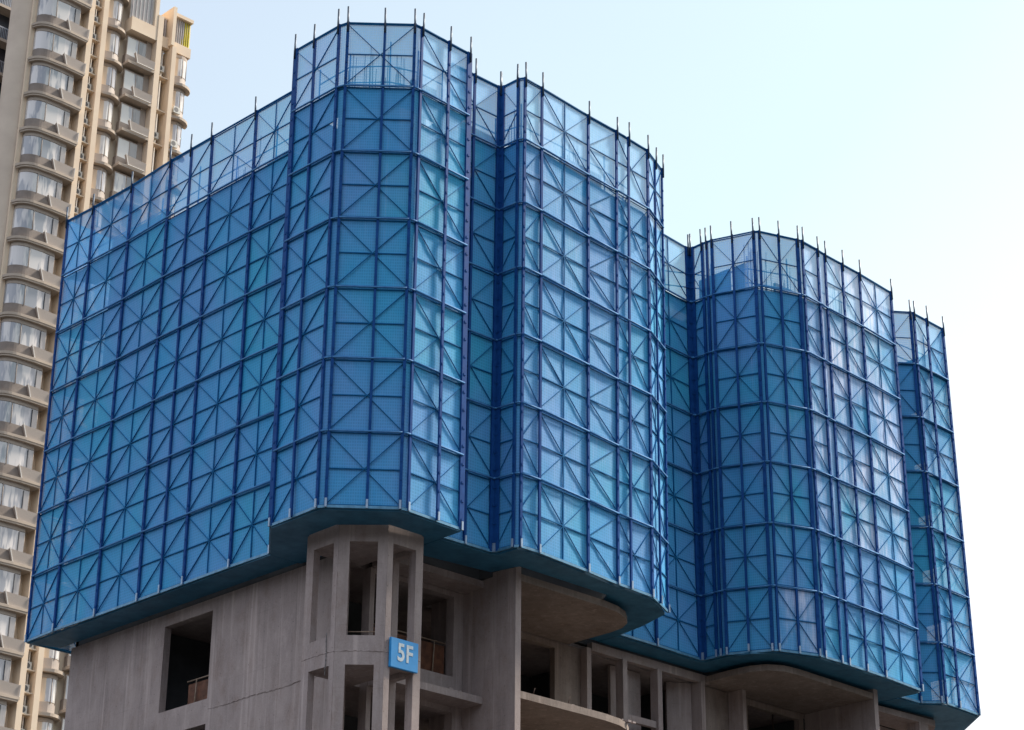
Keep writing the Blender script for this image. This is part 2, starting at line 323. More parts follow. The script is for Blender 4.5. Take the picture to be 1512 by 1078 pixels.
DIRT = {}
def panel(parent, k1, k2, kind, row, sheen):
    """one screen panel: perforated sheet and, as its sub-part, the frame with the crossed braces.
    kind: x = crossed braces with a thin upright, p = crossed braces meeting at a post, l / r = half a cross, o = plain"""
    z0 = ZB + ROW*row; z1 = z0 + ROW; n = outward(k1, k2)
    a0, b0, a1, b1 = PP(k1, z0), PP(k2, z0), PP(k1, z1), PP(k2, z1)
    j_ = n*random.uniform(-.012, .010)+Vector((0, 0, random.uniform(-.012, .012)))
    a0, b0, a1, b1 = a0+j_, b0+j_, a1+j_, b1+j_
    bm = bmesh.new()
    nu, nv = 4, 6                                   # the thin sheet bellies a little
    W = (b0-a0).length
    grid = []
    amp = 0.006 + 0.006*random.random()
    for j in range(nv+1):
        r_ = []
        for i in range(nu+1):
            u, v = i/nu, j/nv
            P = (a0*(1-u)+b0*u)*(1-v) + (a1*(1-u)+b1*u)*v
            e = 0 if i in (0, nu) or j in (0, nv) else random.uniform(-amp, amp)*min(1.0, W/1.5)
            r_.append(bm.verts.new(P + n*e))
        grid.append(r_)
    for j in range(nv):
        for i in range(nu): bm.faces.new((grid[j][i], grid[j][i+1], grid[j+1][i+1], grid[j+1][i]))
    sh = fin('mesh_panel', bm, MESH[sheen], None, smooth=True); setp(sh, parent)
    bm = bmesh.new()
    zm = Vector((0, 0, 1)); lift = 0.008
    L = lambda u, v: (a0*(1-u)+b0*u)*(1-v) + (a1*(1-u)+b1*u)*v
    e = 0.018/ROW
    bar(bm, L(0, 0.025), L(1, 0.025), 0.020, 0.03, n, off=lift)
    bar(bm, L(0, 0.978), L(1, 0.978), 0.020, 0.03, n, off=lift)
    if kind == 'o':
        for u_ in (.03, .97): bar(bm, L(u_, 0.02), L(u_, .985), 0.015, 0.028, n, off=lift)
    else:
        bar(bm, L(0, .5), L(1, .5), 0.024, 0.032, n, off=lift)
        D = 0.036
        bw = 0.013
        if kind in 'xp':
            if kind == 'x': bar(bm, L(.5, 0.03), L(.5, .97), 0.028, 0.03, n, off=lift)
            bar(bm, L(0.01, 0.04), L(.99, .96), bw, D, n, off=lift+0.004); bar(bm, L(.01, .96), L(.99, .04), bw, D-0.006, n, off=lift+0.004)
        if kind == 'l':                              # cross centred on the left edge
            bar(bm, L(0, .5), L(.99, .96), bw, D, n, off=lift+0.004); bar(bm, L(0, .5), L(.99, .04), bw, D-0.006, n, off=lift+0.004)
        if kind == 'r':
            bar(bm, L(1, .5), L(.01, .96), bw, D, n, off=lift+0.004); bar(bm, L(1, .5), L(.01, .04), bw, D-0.006, n, off=lift+0.004)
    fr = fin('panel_frame', bm, M_FRAME); fr.parent = sh
    return sh
def post(parent, k, n, w_, off=0.02, ext=0.47, dark=True):
    bm = bmesh.new()
    n = n.normalized()
    bar(bm, PP(k, ZB-0.01), PP(k, ZT+0.02), w_*(0.80 if w_ < .15 else 1), 0.055, n, off=off)
    for r_ in range(NR*4):                            # small bolted lugs up the guide post
        z = ZB + 0.25 + r_*0.5
        if w_ > 0.09: bar(bm, PP(k, z-.03), PP(k, z+.03), w_*0.4, 0.015, n, off=off+0.055)
    o = fin('post', bm, M_POST if dark else M_FRAME); setp(o, parent)
    bm = bmesh.new(); p = PP(k, ZT-0.3)+n*0.05; q = PP(k, ZT+ext*random.uniform(.92, 1.06))+n*0.05+Vector((random.uniform(-.012, .012), random.uniform(-.012, .012), 0))
    tube(bm, p+n*0.045, q+n*0.045, 0.028)
    e = fin('pole_end', bm, M_POLE); e.parent = o
    bm = bmesh.new(); bar(bm, PP(k, ZB-0.03), PP(k, ZB+0.20), 0.055, 0.03, n, off=off+0.058)
    e = fin('post_shoe', bm, M_SHOE); e.parent = o
    return o
def rail(parent, k1, k2, lvl):
    n = outward(k1, k2); z = ZB + ROW*lvl
    a_, b_ = PP(k1, z), PP(k2, z); bm = bmesh.new()
    if lvl == NR:
        bar(bm, a_+Vector((0, 0, 0.0)), b_+Vector((0, 0, 0.0)), 0.03, 0.05, n, off=0.005)
        o = fin('top_rail', bm, M_FRAME)
    elif lvl == 0:
        bar(bm, a_, b_, 0.07, 0.055, n, off=0.01)
        o = fin('bottom_rail', bm, M_EDGE)
    else:
        tube(bm, a_+n*0.08, b_+n*0.08, 0.027)
        o = fin('rail', bm, M_RAIL)
    return setp(o, parent)

def section(name, label, posts, segs, deckpts, group='blue screens of the climbing scaffold'):
    base = PP(posts[0][0], ZB)
    root = thing(name, label, 'scaffold', base, group)
    for k, (m1, m2), w_ in posts:
        n = outward(m1, m2); post(root, k, n, w_, ext=0.47 if w_ < .14 else .5)
    for k1, k2, kind, sheen in segs:
        for r_ in range(NR):
            d = sheen[r_] if isinstance(sheen, (list, tuple)) else sheen
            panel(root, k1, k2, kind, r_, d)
        for lv in range(NR+1): rail(root, k1, k2, lv)
    # platforms: the bottom deck and a plank walkway at each lift
    for lv in range(NR):
        bm = bmesh.new(); z = ZB + ROW*lv
        prism(bm, deckpts, z-(0.07 if lv == 0 else 0.03), z-0.012)
        if lv == 0:
            pass
        setp(fin('deck' if lv == 0 else 'walkway', bm, M_DECK), root)
    return root
def inner_poles(root, pts, zb_=ZB+0.05, zt_=ZT-0.35):
    bm = bmesh.new()
    for x, y in pts: tube(bm, (x, y, zb_), (x, y, zt_+random.uniform(-.3, .3)), 0.024, 6)
    for z in [ZB+ROW*6+1.0, ZB+ROW*6+0.5]:
        for (x, y), (x2, y2) in zip(pts[:-1], pts[1:]): tube(bm, (x, y, z), (x2, y2, z), 0.02, 6)
    setp(fin('inner_poles', bm, M_POST), root)

AO = ('A0', 'A6'); BR = ('B6', 'B8'); W1, W2, W3 = 0.085, 0.115, 0.17
secA = section('scaffold_screen', 'flat blue mesh scaffold screen on the long left face of the unfinished building', 
  [('A0', AO, .10), ('A1', AO, .10), ('A2', AO, .11), ('A3', AO, .11), ('A4', AO, .085), ('A5', AO, .11), ('A6', AO, .11), ('A7', AO, .1)],
  [('AZ', 'AY', 'x', 0), ('AY', 'A0', 'x', 0), ('A0', 'A1', 'x', 0), ('A1', 'A2', 'x', 0), ('A2', 'A3', 'x', 0), ('A3', 'A5', 'p', 0), ('A5', 'A6', 'x', 0), ('A6', 'A7', 'x', 0)],
  [(31.70, 53.5), (31.70, 41.97), (32.60, 41.97), (32.60, 53.2)])
inner_poles(secA, [(32.25, 53.0-1.9*i) for i in range(7)])
secB = section('scaffold_screen', 'blue mesh scaffold screen wrapped round the nearest rounded corner above the 5F sign',
  [('B0', ('B0', 'B2'), .16), ('B1', ('B0', 'B2'), .085), ('B2', ('B0', 'B2'), .10), ('B3', ('B3', 'B5'), .10), ('B4', ('B3', 'B5'), .085), ('B5', ('B3', 'B5'), .10), ('B6', BR, .09), ('B7', BR, .10), ('B8', BR, .17)],
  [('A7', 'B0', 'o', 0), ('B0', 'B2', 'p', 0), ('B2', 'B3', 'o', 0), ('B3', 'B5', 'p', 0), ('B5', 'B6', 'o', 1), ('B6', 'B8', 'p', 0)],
  [(31.70, 41.95), (30.42, 40.30), (30.42, 38.40), (30.52, 38.26), (31.90, 37.10), (32.08, 37.07), (33.95, 37.12), (33.95, 39.2), (33.5, 39.2), (33.5, 38.0), (32.35, 37.98), (31.40, 38.93), (31.42, 40.10), (32.7, 40.2), (32.7, 41.95)])
inner_poles(secB, [(31.0, 40.0), (31.0, 38.7), (31.75, 37.9), (32.5, 37.6), (33.4, 37.6)])
CC = ('C5', 'C9')
secC = section('scaffold_screen', 'blue mesh scaffold screen right of the first dark notch, overhanging a brown curved balcony',
  [('C0', ('C0', 'C1'), .09), ('C1', ('C0', 'C1'), .20), ('C2', ('C2', 'C3'), .20), ('C3', ('C2', 'C3'), .10), ('C4', ('C4', 'C5'), .10), ('C5', ('C4', 'C5'), .09), ('C6', CC, .10), ('C7', CC, .10), ('C8', CC, .09), ('C9', CC, .11), ('C10', ('C9', 'C11'), .08), ('C11', ('C9', 'C11'), .10)],
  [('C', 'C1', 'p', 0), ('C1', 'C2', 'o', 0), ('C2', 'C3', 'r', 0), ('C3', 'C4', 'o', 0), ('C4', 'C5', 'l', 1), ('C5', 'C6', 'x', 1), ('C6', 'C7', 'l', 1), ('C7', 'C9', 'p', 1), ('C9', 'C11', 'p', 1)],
  [(33.98, 37.90), (35.70, 37.85), (35.84, 37.70), (35.88, 37.06), (36.6, 37.03), (38.6, 37.22), (39.94, 37.40), (41.40, 37.48), (41.98, 37.70), (42.72, 38.12), (43.1, 39.3), (43.32, 40.5), (43.3, 41.3), (40.9, 41.3), (40.9, 38.9), (40.3, 38.05), (36.9, 38.0), (36.7, 38.9), (33.98, 39.2)])
inner_poles(secC, [(34.6, 38.5), (36.3, 38.5), (36.5, 37.65), (38.3, 37.7), (40.1, 37.8), (41.5, 38.1), (42.2, 39.0)])
HV = [1, 1, 2, 2, 2, 2, 2]  # upper rows get the strongest painted sheen
secD = section('scaffold_screen', 'blue mesh scaffold screen right of the middle gap, with a pale sheen painted on its right face',
  [('D1', ('D', 'D2'), .11), ('D2', ('D', 'D2'), .20), ('D3', ('D3', 'D4'), .20), ('D4', ('D3', 'D4'), .12), ('D5', ('D4', 'D6'), .10), ('D6', ('D6', 'D8'), .12), ('D7', ('D6', 'D8'), .09), ('D8', ('D6', 'D8'), .13), ('D9', ('D9', 'D11'), .09), ('D10', ('D9', 'D11'), .09), ('D11', ('D9', 'D11'), .14), ('D12', ('D12', 'D17'), .10), ('D13', ('D12', 'D17'), .10), ('D14', ('D12', 'D17'), .10), ('D15', ('D12', 'D17'), .10), ('D16', ('D12', 'D17'), .11), ('D17', ('D12', 'D17'), .13)],
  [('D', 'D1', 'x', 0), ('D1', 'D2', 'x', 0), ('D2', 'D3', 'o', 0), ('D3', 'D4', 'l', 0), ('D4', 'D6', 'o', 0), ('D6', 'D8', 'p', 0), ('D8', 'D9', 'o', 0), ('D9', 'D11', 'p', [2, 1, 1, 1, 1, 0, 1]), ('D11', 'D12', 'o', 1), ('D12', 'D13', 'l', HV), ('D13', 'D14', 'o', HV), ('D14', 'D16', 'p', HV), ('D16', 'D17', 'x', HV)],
  [(43.34, 40.56), (47.0, 40.64), (47.18, 40.5), (47.22, 39.7), (47.42, 38.96), (47.85, 38.45), (48.6, 38.08), (49.25, 37.83), (50.2, 37.80), (52.5, 37.84), (54.55, 37.99), (54.55, 40.9), (48.2, 40.9), (48.0, 41.3), (43.34, 41.35)])
inner_poles(secD, [(44.3, 41.0), (46.3, 41.0), (47.7, 40.2), (48.1, 39.0), (49.4, 38.4), (51.2, 38.4), (53.0, 38.4)])
secE = section('scaffold_screen', 'rightmost and lowest blue mesh scaffold screen at the far end of the building',
  [('E0', ('E', 'E0'), .10), ('E1', ('E0', 'E1'), .12), ('E2', ('E2', 'E4'), .12), ('E3', ('E2', 'E4'), .12), ('E4', ('E2', 'E4'), .13)],
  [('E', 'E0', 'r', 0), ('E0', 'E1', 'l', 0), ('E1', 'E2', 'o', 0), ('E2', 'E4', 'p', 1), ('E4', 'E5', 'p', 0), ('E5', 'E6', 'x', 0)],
  [(54.60, 38.90), (55.74, 38.87), (56.26, 38.37), (57.1, 38.33), (58.30, 38.42), (59.83, 40.25), (59.83, 47.9), (58.8, 47.9), (58.8, 40.6), (54.60, 40.9)])
inner_poles(secE, [(56.0, 39.1), (57.8, 39.0)])

# ------------------------------------------------------------------ the unfinished concrete building
bld = thing('unfinished_building', 'grey cast concrete frame building with unglazed openings under the blue scaffold', 'building', (42, 46, 0))
def part(name, bm, mat, smooth=False): return setp(fin(name, bm, mat, None, smooth), bld)
F5 = 14.45 + EYE                     # top of the slab at the fifth floor
SH = 3.16
def zz(z): return z + EYE
TOP = zz(30.08)
# left wall with openings
def lips(bm, p, q, a_=0.0, b_=1.0):                  # ragged lip where each pour stopped
    d = Vector((q[0]-p[0], q[1]-p[1], 0)); nn = Vector((d.y, -d.x, 0)).normalized(); L = d.length; m_ = int(L/0.07)
    for k in range(-2, 1):
        z = zz(14.50)+k*SH; prev = None
        for i in range(m_+1):
            f = i/m_
            if not a_ <= f <= b_: prev = None; continue
            P = Vector((*p, z))+d*f; t1 = random.uniform(-.010, .008)+.012*math.sin(i*.21); t2 = random.uniform(.010, .035); e = random.uniform(.004, .020)
            cur = [bm.verts.new(P+Vector((0, 0, t1-t2))), bm.verts.new(P+nn*e+Vector((0, 0, t1))), bm.verts.new(P+Vector((0, 0, t1+t2*.4)))]
            if prev: bm.faces.new((prev[0], cur[0], cur[1], prev[1])); bm.faces.new((prev[1], cur[1], cur[2], prev[2]))
            prev = cur
bm = bmesh.new()
hs = []
for k in range(-5, 1):
    hs.append((52.65-47.9, 52.65-45.66, zz(14.80)+k*SH, zz(17.27)+k*SH))
wall(bm, (32.65, 52.65), (32.65, 40.1), 0.0, zz(17.62), 0.22, hs, side=1); lips(bm, (32.645, 52.65), (32.645, 40.1), .56, .98)
part('wall', bm, M_CON)
# bulge walls
def bayface(p, q, margin, top=17.32, bot=14.90, t=0.2):
    bm = bmesh.new(); L = (Vector(q)-Vector(p)).length
    hs = [(margin[0], L-margin[1], zz(bot)+k*SH, zz(top)+k*SH) for k in range(-5, 1)]
    wall(bm, p, q, 0.0, zz(17.95), t, hs, side=1); lips(bm, p, q); return part('bay_wall', bm, M_CON)
bayface((31.48, 40.15), (31.48, 38.90), (0.28, 0.18))
bayface((31.484, 38.892), (32.365, 38.058), (0.27, 0.24))
bayface((32.37, 38.054), (33.55, 38.054), (0.18, 0.24))
bm = bmesh.new(); wall(bm, (33.546, 38.06), (33.546, 39.35), 0, zz(17.6), 0.2, [(0.3, 0.9, zz(14.9)+k*SH, zz(17.3)+k*SH) for k in range(-5, 1)], side=1); 
part('bay_wall', bm, M_CON)
for k in range(-4, 2):
    z = F5 + k*SH; bm = bmesh.new()
    prism(bm, [(31.70, 40.3), (31.70, 39.0), (32.45, 38.28), (33.3, 38.28), (33.3, 40.3)], z-0.2, z)
    part('floor_slab', bm, M_CON)
# recessed bays to the right
def vwall(p, q, z0, z1, t=0.2, holes=(), side=1, mat=M_CON, name='wall'):
    bm = bmesh.new(); wall(bm, p, q, z0, z1, t, holes, side); return part(name, bm, mat)
def floors(f, rng_=range(-4, 1)):
    for k in rng_: f(k*SH)
vwall((36.85, 38.1), (36.85, 41.4), 0, zz(17.78), 0.2, side=-1, name='fin_wall')
vwall((33.56, 40.10), (36.84, 40.10), 0, zz(17.42), 0.3, [(0.15, 2.94, zz(15.08)+k*SH, zz(17.28)+k*SH) for k in range(-4, 1)], side=1)
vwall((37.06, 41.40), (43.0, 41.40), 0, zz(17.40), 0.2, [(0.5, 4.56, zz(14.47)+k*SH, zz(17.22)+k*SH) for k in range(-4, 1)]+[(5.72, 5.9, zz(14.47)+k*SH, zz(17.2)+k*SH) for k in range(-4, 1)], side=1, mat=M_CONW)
bm = bmesh.new()
for x0, x1, y0, y1 in ((42.66, 42.84, 41.12, 41.38), (44.26, 44.45, 41.2, 41.5), (45.78, 45.97, 41.2, 41.5), (47.74, 47.92, 41.2, 41.6)):
    box(bm, x0, x1, y0, y1, 0, zz(17.40))
    o = part('column', bm, M_CON); bm = bmesh.new()
bm.free()
for k in range(-4, 2):
    bm = bmesh.new(); box(bm, 43.01, 48.2, 41.25, 41.45, zz(17.39)+(k-1)*SH, zz(17.64)+(k-1)*SH); part('beam', bm, M_CON)
for k in range(-4, 1):
    bm = bmesh.new(); box(bm, 44.46, 45.77, 41.28, 41.42, zz(15.60)+k*SH, zz(15.80)+k*SH); box(bm, 44.46, 45.77, 41.9, 42.0, zz(14.47)+k*SH, zz(17.38)+k*SH); part('infill_panel', bm, M_CON)
vwall((47.05, 42.0), (47.73, 41.6), 0, zz(17.4), 0.15)
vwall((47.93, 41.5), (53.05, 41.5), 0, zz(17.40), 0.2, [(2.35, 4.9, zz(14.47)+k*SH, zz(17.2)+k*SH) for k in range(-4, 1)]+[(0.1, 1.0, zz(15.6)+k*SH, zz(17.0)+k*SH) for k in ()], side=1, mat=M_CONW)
vwall((49.33, 40.9), (49.33, 41.48), 0, zz(17.4), 0.16, side=-1, name='fin_wall')
vwall((53.12, 38.72), (53.12, 41.48), 0, zz(17.80), 0.2, side=-1, name='fin_wall')
vwall((53.33, 40.6), (58.8, 40.6), 0, zz(17.4), 0.2, [(a_, b_, zz(14.5)+k*SH, zz(17.2)+k*SH) for k in range(-4, 1) for a_, b_ in ((0.4, 2.6), (3.4, 4.8))], side=1)
vwall((56.45, 39.42), (56.95, 39.42), 0, zz(17.42), 0.5, side=1, name='column')
vwall((58.79, 40.82), (58.79, 52.4), 0, zz(17.5), 0.2, side=1)
vwall((32.9, 52.64), (58.8, 52.64), 0, zz(17.5), 0.2, side=-1)
# floor slabs and balconies
for k in range(-4, 2):
    z1 = F5 + k*SH; z0 = z1-0.19
    bm = bmesh.new(); prism(bm, [(32.9, 52.4), (32.9, 40.32), (36.83, 40.42), (36.83, 41.62), (58.6, 41.72), (58.6, 52.4)], z0, z1)
    part('floor_slab', bm, M_CON)
    bm = bmesh.new(); prism(bm, [(33.58, 40.08), (33.58, 39.32), (36.84, 39.30), (36.84, 40.08)], z0, z1)
    part('balcony_slab', bm, M_CON)
    pts = [(37.06, 41.38), (37.06, 38.12), (39.3, 38.12)]
    arc = [(40.3, 38.14), (40.9, 38.22), (41.4, 38.42), (41.8, 38.72), (42.05, 39.15), (42.12, 39.7), (42.12, 41.1), (42.12, 41.38)]
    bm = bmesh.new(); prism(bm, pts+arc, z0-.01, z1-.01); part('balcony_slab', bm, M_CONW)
    pts = [(48.0, 41.18), (47.95, 40.3), (48.0, 39.5), (48.25, 39.0), (48.7, 38.72), (49.3, 38.66), (53.10, 38.74), (53.10, 41.48), (48.0, 41.48)]
    bm = bmesh.new(); prism(bm, pts, z0-.01, z1-.01); part('balcony_slab', bm, M_CONW)
    bm = bmesh.new(); prism(bm, [(53.34, 40.58), (53.34, 39.6), (57.3, 39.38), (58.7, 40.58)], z0, z1); part('balcony_slab', bm, M_CON)
# inner partitions that keep the rooms dark
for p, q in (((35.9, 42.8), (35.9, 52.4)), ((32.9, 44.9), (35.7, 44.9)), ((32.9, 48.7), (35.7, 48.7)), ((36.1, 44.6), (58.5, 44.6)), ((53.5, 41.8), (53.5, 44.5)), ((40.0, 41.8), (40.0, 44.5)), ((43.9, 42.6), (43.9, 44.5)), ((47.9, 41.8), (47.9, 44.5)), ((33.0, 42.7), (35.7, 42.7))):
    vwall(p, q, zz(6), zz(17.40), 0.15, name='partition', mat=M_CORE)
# upper storeys behind the screens
core = [(32.75, 52.6), (32.75, 40.4), (31.7, 40.0), (31.7, 39.1), (32.5, 38.3), (33.4, 38.3), (33.6, 39.4), (36.75, 39.4), (37.0, 38.35), (40.4, 38.35), (41.4, 38.75), (41.7, 39.4), (42.0, 41.6), (48.3, 41.6), (48.4, 39.7), (49.2, 39.0), (53.3, 39.0), (53.5, 40.0), (57.4, 39.5), (58.8, 41.0), (58.8, 52.6)]
bm = bmesh.new(); ii = len(core)
for i in range(ii):
    p, q = core[i], core[(i+1) % ii]; L = (Vector(q)-Vector(p)).length
    hs = []
    if L > 1.9 and i < 15:
        nwin = max(1, int(L/2.6)); st = L/nwin
        for wdx in range(nwin):
            for k in range(1, 5):
                if random.random() < .75: hs.append((st*wdx+0.35, st*(wdx+1)-0.35, F5+k*SH+0.5, min(F5+k*SH+2.6, TOP-.1)))
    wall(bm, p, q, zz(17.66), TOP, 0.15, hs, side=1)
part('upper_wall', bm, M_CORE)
for k in range(2, 5):
    bm = bmesh.new(); z = F5+k*SH
    prism(bm, core, z-.18, z); part('floor_slab', bm, M_CORE)
bm = bmesh.new(); prism(bm, core, TOP+.01, TOP+.14); part('floor_slab', bm, M_CORE)
# formwork boards and starter bars standing above the top slab
bm = bmesh.new()
for (x0, x1, y0, y1, h) in ((32.7, 32.85, 49.6, 52.6, .95), (32.7, 32.85, 46.9, 48.8, .45), (32.75, 32.9, 43.2, 44.6, .6), (33.0, 33.9, 38.4, 38.5, .95), (35.3, 36.7, 38.9, 39.0, .75), (37.0, 38.5, 38.4, 38.5, .6), (38.9, 40.6, 38.4, 38.5, .85), (42.6, 44.0, 41.5, 41.6, 1.3), (44.0, 46.2, 41.5, 41.6, .6), (48.0, 48.1, 39.7, 41.0, .8), (48.2, 48.3, 39.2, 39.7, .9), (49.4, 50.6, 38.9, 39.0, .5), (55.3, 57.0, 39.75, 39.85, .8)):
    box(bm, x0, x1, y0, y1, TOP+.15, TOP+.15+h)
part('formwork_board', bm, M_FORM)
bm = bmesh.new()
for (cx, cy, n_, sx_, sy_) in ((31.9, 39.3, 10, .3, .5), (32.3, 38.7, 9, .4, .3), (33.0, 38.6, 9, .5, .2), (32.8, 45.5, 6, .2, .9), (34.9, 39.5, 7, .6, .2), (37.4, 38.6, 8, .4, .2), (39.8, 38.7, 9, .6, .2), (48.9, 39.3, 12, .6, .3), (48.6, 40.6, 7, .3, .5), (51.5, 39.2, 14, 1.4, .2), (53.2, 39.3, 9, .3, .3), (56.6, 40.0, 9, .6, .2)):
    for i in range(n_):
        x, y = cx+random.uniform(-sx_, sx_), cy+random.uniform(-sy_, sy_)
        tube(bm, (x, y, TOP), (x+random.uniform(-.05, .05), y+random.uniform(-.05, .05), TOP+random.uniform(1.0, 2.0)), 0.012, 5)
o = part('starter_bars', bm, M_RUST); o['kind'] = 'stuff'

# ------------------------------------------------------------------ safety barriers in the openings
def barrier(label, p, q, z, h, n_post, board=True, grp='brown safety barriers in the openings'):
    root = thing('safety_barrier', label, 'barrier', (p[0], p[1], z), grp)
    P, Q = Vector((*p, z)), Vector((*q, z)); u = Vector((0, 0, 1))
    bm = bmesh.new(); tube(bm, P+u*h, Q+u*h, 0.02); setp(fin('rail', bm, M_BPIPE), root)
    for i in range(n_post):
        f = (i+.5)/n_post; A_ = P.lerp(Q, f); bm = bmesh.new(); tube(bm, A_, A_+u*(h+.02)+(Q-P).normalized()*.05, 0.018); setp(fin('post', bm, M_BPIPE), root)
    if board:
        nn = (Q-P).normalized().cross(u)
        bm = bmesh.new(); bar(bm, P-nn*-.03+u*h*.48, Q-nn*-.03+u*h*.48, h*.9, 0.02, nn, off=-.1); setp(fin('board', bm, M_BROWN), root)
barrier('brown boarded safety barrier low in the opening of the flat left wall', (33.02, 47.15), (33.02, 45.62), zz(14.66), 0.95, 2)
barrier('brown boarded safety barrier behind the recessed opening right of the 5F sign', (33.7, 40.3), (36.4, 40.3), zz(15.1), 0.9, 3)
barrier('dark red boarded safety barrier in the opening above the curved balcony slab', (38.5, 41.9), (41.4, 41.9), zz(14.46), 0.95, 4)

# loose things left on the floors: steel props, pipes, cables
def bprt(name, mat, f):
    bm = bmesh.new(); f(bm); return part(name, bm, mat)
for x, y, z0, z1 in ((34.4, 41.3, 14.45, 17.40), (35.5, 42.0, 14.45, 17.40), (38.6, 42.6, 14.45, 17.40), (39.4, 42.2, 14.45, 17.40), (43.3, 42.0, 14.45, 17.40), (46.4, 42.1, 14.45, 17.40), (51.0, 42.6, 14.45, 17.40), (52.2, 42.1, 14.45, 17.40), (33.6, 46.9, 14.45, 17.40), (34.6, 46.3, 14.45, 17.40), (55.0, 41.3, 14.45, 17.40)):
    bprt('steel_prop', M_RUST, lambda bm: (tube(bm, (x, y, zz(z0)), (x+.03, y, zz(z0)+1.5), .032), tube(bm, (x+.03, y, zz(z0)+1.45), (x+.05, y, zz(z1)), .024)))
bprt('cable', M_ACF, lambda bm: [tube(bm, (31.455, 39.18+.01*math.sin(i), zz(15.0-i*.12)), (31.455, 39.18+.01*math.sin(i+1), zz(15.0-(i+1)*.12)), .010, 5) for i in range(9)])
bprt('guard_bar', M_BPIPE, lambda bm: tube(bm, (31.85, 38.85, zz(15.05)), (32.35, 38.35, zz(15.05)), .015))
bprt('guard_bar', M_BPIPE, lambda bm: tube(bm, (43.6, 41.45, zz(14.4)), (43.6, 41.42, zz(15.7)), .02))
for k_ in range(14):
    x = random.choice([random.uniform(33.8, 36.5), random.uniform(37.3, 41.8)]); yy = 39.4 if x < 36.8 else 38.3
    bprt('rubble', M_CON, lambda bm: (box(bm, x, x+random.uniform(.05, .16), yy+.02, yy+random.uniform(.08, .2), F5+.005, F5+random.uniform(.03, .09))))
for x in (34.2, 37.6, 38.9, 50.4, 51.6):
    yy = 39.33 if x < 36.8 else (38.14 if x < 42 else 38.76)
    bprt('rebar_stub', M_RUST, lambda bm: tube(bm, (x, yy+.06, F5), (x+.03, yy+.02, F5+random.uniform(.15, .35)), .011, 5))

# ------------------------------------------------------------------ the 5F sign
sg = thing('floor_sign', 'square blue sign reading 5F in white on the rounded concrete corner', 'sign', (32.94, 37.95, zz(14.5)))
bm = bmesh.new(); box(bm, 32.49, 33.39, 37.955, 38.04, zz(14.13), zz(14.88))
bmesh.ops.bevel(bm, geom=bm.edges[:], offset=0.012, segments=2, affect='EDGES')
setp(fin('sign_board', bm, M_SIGN), sg)
def lettering(txt, size, loc, sx_=1.0):
    cu = bpy.data.curves.new('lettering', 'FONT'); cu.body = txt; cu.size = size; cu.extrude = 0.004; cu.offset = 0.014
    cu.align_x = 'CENTER'; cu.align_y = 'CENTER'; cu.space_character = 1.08
    t = bpy.data.objects.new('tmp', cu); C.objects.link(t)
    bpy.context.view_layer.update()
    me = bpy.data.meshes.new_from_object(t.evaluated_get(bpy.context.evaluated_depsgraph_get()))
    C.objects.unlink(t); bpy.data.objects.remove(t)
    me.transform(Matrix.Translation(loc) @ Matrix.Rotation(R(90), 4, 'X') @ Matrix.Diagonal((sx_, 1, 1, 1)))
    me.materials.clear(); me.materials.append(M_WHITE)
    o = bpy.data.objects.new('lettering', me); C.objects.link(o); return o
setp(lettering('5F', 0.62, (32.95, 37.950, zz(14.52)), 0.82), sg)

# ------------------------------------------------------------------ apartment tower behind
YT = 121.8
tw = thing('apartment_tower', 'tall cream apartment tower with curved bay windows behind the left end of the scaffold', 'building', (73, 128, 0))
def tp(name, bm, mat, smooth=False, mats=None): return setp(fin(name, bm, mat, None, smooth, mats), tw)
Z0 = zz(90.1)                                      # soffit line under the top floor
NF = 21
ZLOW = 0.0
# main volumes
bm = bmesh.new(); box(bm, 67.25, 72.60, YT, YT+3.2, ZLOW, zz(99)); tp('wall', bm, M_TWALL)
bm = bmesh.new(); box(bm, 72.61, 77.5, YT+.1, YT+12, ZLOW, zz(96)); tp('wall', bm, M_TWALL)
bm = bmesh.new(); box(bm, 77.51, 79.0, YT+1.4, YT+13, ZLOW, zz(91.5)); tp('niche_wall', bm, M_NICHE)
bm = bmesh.new(); box(bm, 79.01, 80.9, YT+.1, YT+13, ZLOW, zz(90.2)); tp('wall', bm, M_TWALL)
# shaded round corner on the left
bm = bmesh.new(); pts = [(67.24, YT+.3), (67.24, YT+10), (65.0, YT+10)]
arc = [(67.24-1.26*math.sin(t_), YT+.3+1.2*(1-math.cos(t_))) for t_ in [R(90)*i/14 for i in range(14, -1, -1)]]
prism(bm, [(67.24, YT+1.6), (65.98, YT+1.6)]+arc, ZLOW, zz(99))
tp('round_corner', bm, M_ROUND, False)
bm = bmesh.new(); box(bm, 66.98, 67.38, YT+0.05, YT+.29, ZLOW, zz(99)); tp('pier', bm, M_TWALL)
# piers
for x0, x1, top in ((71.2, 71.66, 99), (72.42, 72.86, 99), (77.42, 77.9, 92.5), (78.9, 79.30, 90.3)):
    bm = bmesh.new(); box(bm, x0, x1, YT-.95, YT+.2, ZLOW, zz(top)); tp('pier', bm, M_TWALL)
# niches
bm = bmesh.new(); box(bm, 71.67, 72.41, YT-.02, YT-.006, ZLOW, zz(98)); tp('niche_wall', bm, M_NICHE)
bm = bmesh.new(); tube(bm, (72.15, YT-.3, 0), (72.15, YT-.3, zz(97)), .06); tp('drain_pipe', bm, M_TEDGE)
bm = bmesh.new(); tube(bm, (78.55, YT-.1, 0), (78.55, YT-.1, zz(90)), .09); tube(bm, (78.75, YT+.3, 0), (78.75, YT+.3, zz(90)), .06); tp('drain_pipe', bm, M_TEDGE)
bm = bmesh.new(); box(bm, 77.905, 78.895, YT-.5, YT+1.3, zz(90.15), zz(91.1)); tp('parapet', bm, M_TWALL)

